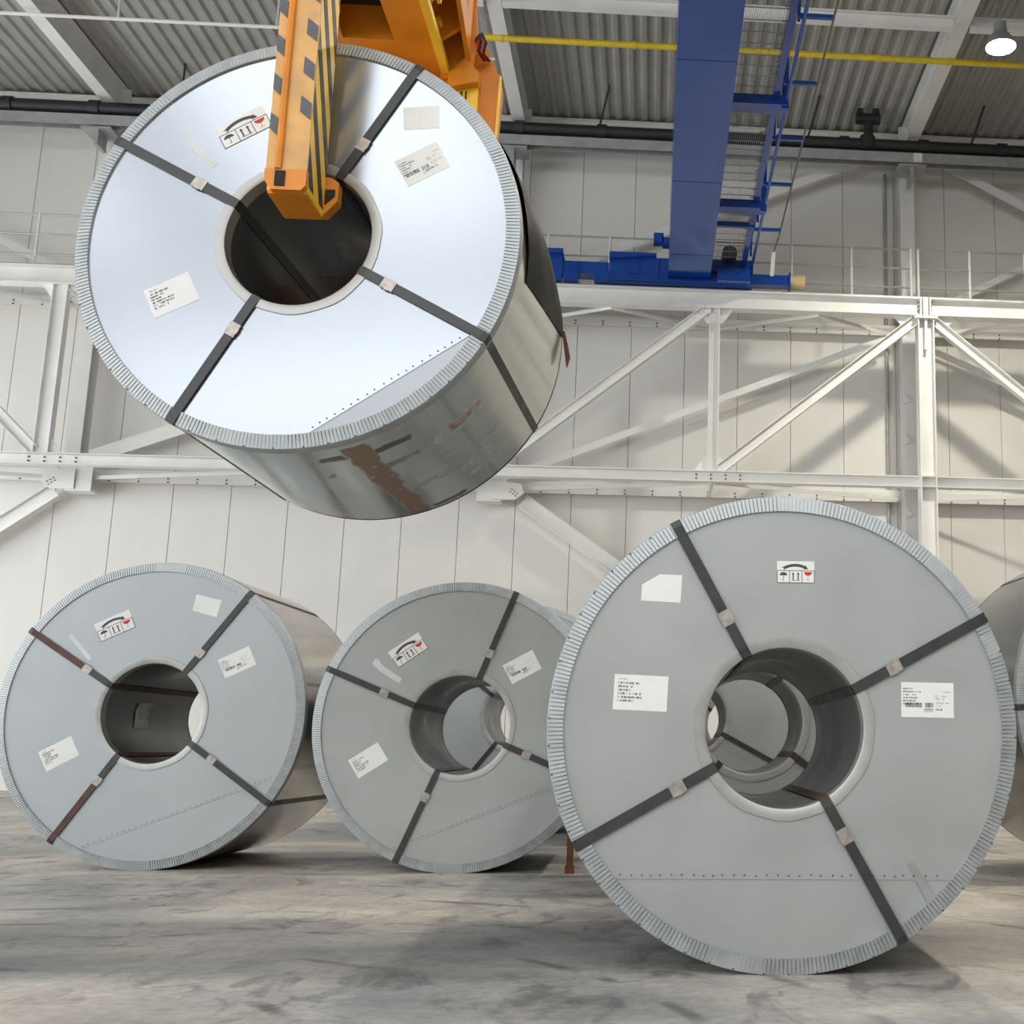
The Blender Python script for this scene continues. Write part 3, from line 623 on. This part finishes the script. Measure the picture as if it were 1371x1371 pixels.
def patch(root, R, pts, name, m='tape'):
    T = on_face(root, R)((0, 0), 0); b = MB(); poly(b, T, pts, PY0, PY1); return b.build(name, m, root)

d2r = math.radians
mat_wrap('wrap_hang', (0.66, 0.68, 0.64), 0.16, [
    (-1.33, -1.22, 0.10, 1.25, (0.24, 0.11, 0.045), 0.8), (-1.22, -1.04, 0.20, 0.26, (0.085, 0.035, 0.02), 0.85), (-1.22, -1.04, 0.41, 0.46, (0.15, 0.075, 0.04), 0.65),
    (-1.46, -1.34, 0.17, 0.23, (0.08, 0.03, 0.025), 0.8), (-0.88, -0.75, 0.36, 0.43, (0.42, 0.17, 0.05), 0.85), (-0.73, -0.67, 0.37, 0.41, (0.42, 0.19, 0.06), 0.7),
    (-0.97, -0.68, 0.33, 0.47, (0.72, 0.71, 0.66), 0.45), (-1.20, -1.00, 1.17, 1.22, (0.10, 0.035, 0.025), 0.8), (-1.20, -1.00, 0.80, 0.86, (0.30, 0.24, 0.17), 0.45),
    (-1.50, -1.46, 0.40, 0.46, (0.12, 0.11, 0.10), 0.6), (-0.95, -0.72, 0.85, 1.05, (0.72, 0.74, 0.70), 0.35)], 0.95, 1.25)
mat_wrap('wrap_dark', (0.40, 0.40, 0.38), 0.20, [], 1.0, 1.4)
mat_wrap('wrap_right', (0.24, 0.24, 0.23), 0.16, [], 1.17, 1.5)
mat_wrap('wrap_pale', (0.72, 0.68, 0.64), 0.12, [], 1.0, 1.4)

# hanging coil
RH = 0.95; tl, ph = -0.049, 0.075
e2 = Vector((math.sin(ph)*math.sin(-tl)*1.0, math.cos(ph)*math.sin(-tl), math.cos(tl)))
CH = Vector((-1.561, 5.022, 2.964))
hang = coil('bright silver steel coil lifted in the air by the orange grab', tuple(CH-e2*RH), ph, RH, 0.318, 1.25, [d2r(60.9), d2r(151.7), d2r(242.0), d2r(-28.6)], tl, (d2r(34.5), 0.80), 'face_bright', 'wrap_hang', 2,
            flats=((d2r(115), 0.32, 0.25), (d2r(45), 0.3, 0.3), (d2r(262), 0.18, 0.35)), seals=(0.50, 0.51, 0.49, 0.465))
paper_text(hang, RH, (-0.51, -0.275), d2r(27), 1, 1, 0.203, 0.14)
paper_text(hang, RH, (0.507, 0.353), d2r(30), 2, 2, 0.204, 0.138)
handling_label(hang, RH, (-0.293, 0.524), d2r(31), 0.229, 0.118)
patch(hang, RH, [(0.402, 0.627), (0.56, 0.640), (0.569, 0.529), (0.414, 0.518)], 'blank_label', 'paper')
patch(hang, RH, [(-0.562, 0.470), (-0.536, 0.494), (-0.385, 0.343), (-0.410, 0.320)], 'tape_strip')
T = None
fl = MB(); fl.prism([(0, 0), (0.012, 0.01), (0.03, -0.06), (0.045, -0.13), (0.03, -0.19), (0.02, -0.12)], 'y', 1.21, 1.245)
fo = fl.build('torn_flap', 'rust', hang, loc=(0.955, 0, RH+0.07))
lf = MB(); nu, nv = 14, 16
for a in range(nu+1):
    for b in range(nv+1):
        v_ = b/nv; u_ = a/nu
        yy = 0.075+1.19*v_
        t0 = -0.13+0.19*v_; tt = t0+(0.80-t0)*u_
        yy = max(yy, 0.07+max(0, 0.19-tt)*0.45)
        off = 0.004+0.042*math.sin(PI*min(1, u_*1.05))*math.sin(PI*min(1, 0.15+v_*0.75))
        lf.v.append(((RH+off)*math.cos(tt), yy, RH+(RH+off)*math.sin(tt)))
lf.f = [(a*(nv+1)+b, a*(nv+1)+b+1, (a+1)*(nv+1)+b+1, (a+1)*(nv+1)+b) for a in range(nu) for b in range(nv)]; lf.mi = [0]*len(lf.f)
lf.build('loose_film', 'black_film', hang, True)
# left coil
RL = 1.022
left = coil('grey steel coil standing on the floor at the far left', (-3.366, 8.586, 0), 0.038, RL, 0.337, 1.43, [d2r(54.1), d2r(147.5), d2r(235.9), d2r(-35.2)], 0, (d2r(20.9), 0.70), 'face_blue', 'wrap_pale', 2,
            flats=((d2r(88), 0.1, 0.3), (d2r(255), 0.35, 0.3)), rust=(1, 2), facerust=(1, 2), wraprust=(0,), seals=(0.50, 0.538, 0.543, 0.527))
paper_text(left, RL, (-0.581, -0.274), d2r(28.5), 1, 3, 0.232, 0.145)
paper_text(left, RL, (0.541, 0.35), d2r(26), 2, 4, 0.224, 0.140)
handling_label(left, RL, (-0.305, 0.588), d2r(25.5), 0.248, 0.134)
patch(left, RL, [(0.223, 0.811), (0.40, 0.772), (0.375, 0.655), (0.206, 0.699)], 'blank_label', 'paper')
patch(left, RL, [(-0.609, 0.512), (-0.586, 0.532), (-0.432, 0.367), (-0.455, 0.346)], 'tape_strip')
pt = MB(); tA = PI+0.02
pt.add([((0.337-0.004)*math.cos(t), yy+dy*0.03, RL+(0.337-0.004)*math.sin(t)) for yy in (0.50, 0.72) for t, dy in ((tA-0.28, 1), (tA-0.1, 0), (tA+0.1, 0), (tA+0.27, -1))], [(0, 1, 5, 4), (1, 2, 6, 5), (2, 3, 7, 6)])
pt.build('clear_tape_patch', 'clear_tape', left)
# middle coil
RM = 0.966
mid = coil('grey steel coil on the floor between the left coil and the largest coil', (-1.287, 8.436, 0), -0.012, RM, 0.333, 1.43, [d2r(69.4), d2r(157.9), d2r(247.6), d2r(-23.1)], 0, (d2r(21.4), 0.62), 'face_grey', 'wrap_dark', 2,
           flats=((d2r(70), 0.22, 0.35), (d2r(40), 0.2, 0.1), (d2r(268), 0.1, 0.0), (d2r(290), 0.1, 0.3)), seals=(0.513, 0.55, 0.518, 0.496))
paper_text(mid, RM, (-0.587, -0.24), d2r(33.5), 1, 5, 0.222, 0.140)
paper_text(mid, RM, (0.401, 0.395), d2r(29.5), 2, 6, 0.225, 0.145)
handling_label(mid, RM, (-0.370, 0.497), d2r(35.8), 0.238, 0.130)
patch(mid, RM, [(-0.603, 0.40), (-0.59, 0.434), (-0.565, 0.436), (-0.54, 0.395), (-0.40, 0.303), (-0.417, 0.272), (-0.55, 0.352)], 'tape_strip')
# largest coil
RB = 0.906
big = coil('largest grey steel coil in the foreground on the right', (0.517, 4.728, 0), 0.012, RB, 0.309, 1.5, [d2r(118.97), d2r(28.96), d2r(209.6), d2r(-60.3)], 0, (d2r(0), 0.564), 'face_grey', 'wrap_dark', 2,
           flats=((d2r(86), 0.10, 0.2), (d2r(40), 0.17, 0.15), (d2r(258), 0.12, 0.3), (d2r(22), 0.05, 0.2)), seals=(0.478, 0.489, 0.470, 0.465), rust=(2, 3))
paper_text(big, RB, (-0.558, 0.125), d2r(-2), 1, 7)
paper_text(big, RB, (0.559, 0.112), d2r(-0.5), 2, 8)
handling_label(big, RB, (0.041, 0.606), d2r(0.5), 0.149, 0.087)
patch(big, RB, [(-0.566, 0.482), (-0.564, 0.545), (-0.496, 0.587), (-0.407, 0.585), (-0.412, 0.476)], 'blank_label', 'paper')
patch(big, RB, [(0.466, -0.505), (0.496, -0.500), (0.585, -0.640), (0.552, -0.660)], 'tape_residue', 'face_stain')
for rt_, RX, a0, a1 in ((big, RB, 120, 300), (big, RB, -55, 25), (hang, RH, 200, 330)):
    sc = MB(); t = a0
    while t < a1:
        c_, s_ = math.cos(d2r(t)), math.sin(d2r(t)); q = RX-0.001; sc.tube([(q*c_, -0.001, RX+q*s_), (q*c_, -0.0065, RX+q*s_)], 0.0042, 6); t += random.uniform(5.8, 7.6)
    o = sc.build('edge_screw_row', 'rivet', rt_); o['kind'] = 'stuff'
# right edge coil, and the coils behind
RR = 1.173
right = coil('dark steel coil cut off by the right edge of the picture', (3.568, 7.988, 0), -0.077, RR, 0.34, 1.5, [d2r(35), d2r(125), d2r(183), d2r(305)], 0, None, 'face_grey', 'wrap_right', 1, seals=0.5)
tw = MB(); tw.prism([(-0.06, 0), (0.30, 0), (0.28, 0.05), (0.19, 0.03), (0.12, 0.075), (0.02, 0.04)], 'y', 0.02, 0.05); tw.build('torn_wrap', 'black_pipe', right, loc=(-0.62, 0, 0.0))
coil('steel coil seen through the hole of the middle coil', (-1.31, 12.3, 0), 0.0, 1.12, 0.33, 1.3, [d2r(52), d2r(142), d2r(232), d2r(322)], 0, None, 'face_blue', 'wrap_dark', 0, seals=0, group='coils in the back rows')
coil('steel coil directly behind the largest coil, seen through its hole', (0.611, 7.4, 0), 0.02, 0.985, 0.31, 0.95, [d2r(58), d2r(140), d2r(232), d2r(-38)], 0, None, 'face_grey', 'wrap_dark', 0, seals=0, rust=(2, 3), group='coils in the back rows')
coil('second steel coil behind the largest coil, its face seen deep inside the hole', (0.348, 10.7, 0), 0.0, 1.10, 0.31, 1.2, [d2r(60), d2r(150), d2r(240), d2r(-28)], 0, None, 'face_grey', 'wrap_dark', 0, seals=0, group='coils in the back rows')
coil('farthest steel coil, a sliver seen at the end of the row of holes', (0.95, 13.9, 0), 0.0, 1.10, 0.31, 1.2, [d2r(60), d2r(150), d2r(240), d2r(-28)], 0, None, 'face_grey', 'wrap_dark', 0, seals=0, group='coils in the back rows')
st = empty('floor_stake', (-0.515, 8.45, 0)); tag(st, 'short rusty steel stake on the floor between the middle and largest coils', 'stake')
MB().box(-0.022, 0.022, -0.01, 0.01, 0.0, 0.32).build('bar', 'rust', st); MB().box(-0.03, 0.03, -0.03, 0.03, 0, 0.05).build('foot', 'rust', st)

# ------------------------------------------------------------------ orange coil grab
gb = empty('coil_grab', (-1.53, 5.7, 4.0)); tag(gb, 'orange coil grab with black hazard stripes holding the lifted coil', 'crane grab')
GX, GY, GZ = -1.53, 5.7, 4.0
def gp(x, y, z): return (x-GX, y-GY, z-GZ)
def gbox(name, m, x0, x1, y0, y1, z0, z1, parent=gb): return MB().box(x0-GX, x1-GX, y0-GY, y1-GY, z0-GZ, z1-GZ).build(name, m, parent)
def gprism(name, m, pts, ax, a0, a1, parent=gb):
    off = {'y': (GX, GZ, GY), 'x': (GY, GZ, GX), 'z': (GX, GY, GZ)}[ax]
    return MB().prism([(p[0]-off[0], p[1]-off[1]) for p in pts], ax, a0-off[2], a1-off[2]).build(name, m, parent)
# near leg: side outline with chamfered toe
leg = gprism('near_leg', 'yellow', [(4.98, 5.3), (4.98, 3.04), (4.735, 3.04), (4.735, 3.12), (4.72, 3.12), (4.72, 5.3)], 'x', -1.615, -1.455)
gprism('front_plate', 'worn_orange', [(-1.617, 5.3), (-1.617, 3.12), (-1.453, 3.12), (-1.453, 5.3)], 'y', 4.708, 4.72, leg)
gprism('toe_plate', 'orange', [(-1.618, 3.12), (-1.618, 3.07), (-1.59, 3.03), (-1.47, 3.03), (-1.452, 3.05), (-1.452, 3.12)], 'y', 4.70, 4.735, leg)
gbox('toe_sole', 'orange', -1.612, -1.456, 4.735, 4.978, 3.028, 3.042, leg)
gbox('toe_slot', 'dark_hole', -1.575, -1.535, 4.694, 4.702, 3.045, 3.11, leg)
MB().tube([gp(-1.567, 4.705, 5.3), gp(-1.567, 4.705, 3.12)], 0.016, 8).build('guide_rod', 'orange', leg, True)
for k in range(11):
    z = 3.27+k*0.177
    gprism('hazard_mark', 'worn_black', [(-1.616, z+0.03), (-1.585, z), (-1.585, z+0.075), (-1.616, z+0.10)], 'y', 4.704, 4.709, leg)
    z += 0.075
    gprism('hazard_mark', 'worn_black', [(-1.500, z+0.035), (-1.456, z), (-1.456, z+0.072), (-1.500, z+0.107)], 'y', 4.704, 4.709, leg)
for xs_ in (-1.4545, -1.6155):
    for k in range(-3, 10):
        z0 = 2.95+k*0.27; a, b = 4.722, 4.978; rise = 0.46; hw_ = 0.11
        # band rising towards the front edge, clipped to the leg outline
        pts = [(a, z0+rise), (a, z0+rise+hw_), (b, z0+hw_), (b, z0)]
        def clip(P, zmin, zmax):
            out = []
            for lim, sg in ((zmin, 1), (zmax, -1)):
                src, out = (P if lim == zmin else out), []
                for i in range(len(src)):
                    p, q = src[i], src[(i+1) % len(src)]
                    ip, iq = sg*(p[1]-lim) >= 0, sg*(q[1]-lim) >= 0
                    if ip: out.append(p)
                    if ip != iq:
                        t = (lim-p[1])/(q[1]-p[1]); out.append((p[0]+(q[0]-p[0])*t, lim))
                if not out: break
            return out
        pts = clip(pts, 3.07, 5.28)
        if len(pts) >= 3: gprism('hazard_stripe', 'black_paint', pts, 'x', xs_-0.0015, xs_+0.0015, leg)
# lifting foot inside the bore: hollow saddle
ft = gprism('lifting_foot', 'orange', [(-1.64, 3.205), (-1.64, 3.14), (-1.58, 3.075), (-1.45, 3.06), (-1.40, 3.12), (-1.40, 3.205), (-1.43, 3.225), (-1.53, 3.24), (-1.63, 3.225)], 'y', 4.985, 5.05)
gprism('foot_recess', 'dark_hole', [(-1.452, 3.10), (-1.452, 3.17), (-1.412, 3.17), (-1.412, 3.14)], 'y', 4.980, 4.986, ft)
# cross beam: bottom plates round an opening, side plates, top
X0, X1, ZB, ZT = -1.80, -1.265, 4.56, 5.25
cbm = MB()
def cb(x0, x1, y0, y1, z0, z1): cbm.box(x0-GX, x1-GX, y0-GY, y1-GY, z0-GZ, z1-GZ)
cb(X0, X1, 6.06, 6.75, ZB, ZB+0.03); cb(X0, X1, 4.70, 5.15, ZB, ZB+0.03); cb(X0, -1.74, 5.15, 6.06, ZB, ZB+0.03); cb(-1.47, X1, 5.15, 6.06, ZB, ZB+0.03)
cb(X0, X0+0.03, 4.70, 6.75, ZB+0.03, ZT); cb(X1-0.03, X1, 4.70, 6.75, ZB+0.03, ZT); cb(X0+0.03, X1-0.03, 4.70, 4.73, ZB+0.03, ZT); cb(X0+0.03, X1-0.03, 6.06, 6.09, ZB+0.03, ZT); cb(X0, X1, 4.70, 6.75, ZT, ZT+0.03)
cbm.build('cross_beam', 'orange', gb)
gbox('dark_interior', 'dark_hole', X0+0.03, X1-0.03, 4.73, 6.06, ZB+0.2, ZB+0.23)  # near-black sheet standing for the shade inside the beam opening
gprism('edge_flange', 'yellow', [(X1, ZB-0.02), (X1+0.045, ZB-0.02), (X1+0.045, ZB+0.02), (X1, ZB+0.02)], 'y', 4.70, 6.75)
# side brackets between beam and far leg
gprism('bracket_plate', 'orange', [(X1, 4.60), (-1.12, 4.74), (-1.06, 5.25), (X1, 5.25)], 'y', 5.78, 5.81)
gprism('bracket_plate', 'orange', [(X1, 4.60), (-1.13, 4.70), (-1.10, 4.85), (-1.13, 5.25), (X1, 5.25)], 'y', 6.12, 6.15)
gprism('bracket_edge', 'yellow', [(X1+0.02, 4.60), (-1.12, 4.725), (-1.12, 4.75), (X1+0.02, 4.63)], 'y', 5.765, 5.785)
gprism('back_plate', 'orange', [(X1, 4.50), (-1.09, 4.56), (-1.075, 4.75), (-1.11, 5.25), (X1, 5.25)], 'y', 6.33, 6.36)
gprism('side_plate', 'orange', [(5.80, 4.76), (6.44, 4.58), (6.44, 5.25), (5.80, 5.25)], 'x', -1.13, -1.105)
gprism('side_rib', 'yellow', [(5.62, 4.62), (5.80, 4.62), (5.80, 5.25), (5.62, 5.25)], 'x', -1.20, -1.18)
MB().tube([gp(-1.12, 5.78, 4.84), gp(-1.12, 5.74, 4.84)], 0.03, 12).build('pin', 'yellow', gb, True)
for z in (4.70, 4.60): MB().tube([gp(-1.245, 6.12, z), gp(-1.245, 6.06, z)], 0.016, 8).build('bolt', 'yellow', gb, True)
fr_ = gprism('far_leg', 'orange', [(-1.75, 4.56), (-1.75, 3.25), (-1.68, 3.02), (-1.36, 3.02), (-1.28, 3.25), (-0.97, 4.18), (-0.952, 4.58), (-1.03, 4.76), (-1.25, 4.62)], 'y', 6.42, 6.60)
gprism('leg_edge', 'yellow', [(-0.962, 4.19), (-0.948, 4.20), (-0.940, 4.58), (-0.952, 4.59)], 'y', 6.405, 6.43, fr_)
gprism('front_web', 'yellow', [(-1.21, 4.46), (-1.06, 4.53), (-1.06, 4.05), (-1.21, 4.05)], 'y', 6.36, 6.42, fr_)
for x in (-1.155, -1.13): gbox('web_slot', 'dark_hole', x, x+0.008, 6.355, 6.361, 4.33, 4.45, fr_)
gprism('web_cap', 'orange', [(-1.22, 4.52), (-1.13, 4.63), (-1.055, 4.54), (-1.055, 4.48), (-1.22, 4.44)], 'y', 6.30, 6.42, fr_)
gprism('far_foot', 'orange', [(-1.62, 3.02), (-1.62, 3.14), (-1.40, 3.14), (-1.40, 3.02)], 'y', 6.30, 6.42, fr_)
for k, (mm, off) in enumerate((('black_pipe', 0), ('cable_red', 0.03), ('black_pipe', 0.05), ('cable_red', -0.02))):
    MB().tube([gp(-1.07+off*0.4, 6.32, 4.77+off*0.4), gp(-1.05+off*0.6, 6.30, 4.72), gp(-1.06+off*0.5, 6.32, 4.68-off*0.3), gp(-1.035+off*0.5, 6.40, 4.67)], 0.008, 6).build('cable', mm, gb, True)
MB().tube([gp(-1.07, 6.32, 4.735), gp(-1.05, 6.32, 4.77)], 0.022, 8).build('connector', 'black_pipe', gb, True)
gbox('name_plate', 'paper', -1.03, -0.985, 6.415, 6.42, 4.685, 4.70)
# mast and ropes going up to the crane
gbox('mast', 'orange', -1.68, -1.38, 5.5, 5.85, ZT+0.03, 6.1)
for dx in (-0.1, 0.1):
    for dy in (-0.1, 0.1): MB().tube([gp(-1.53+dx, 5.68+dy, 6.1), gp(-1.53+dx, 5.68+dy, 9.4)], 0.012, 6).build('hoist_rope', 'rope', gb)
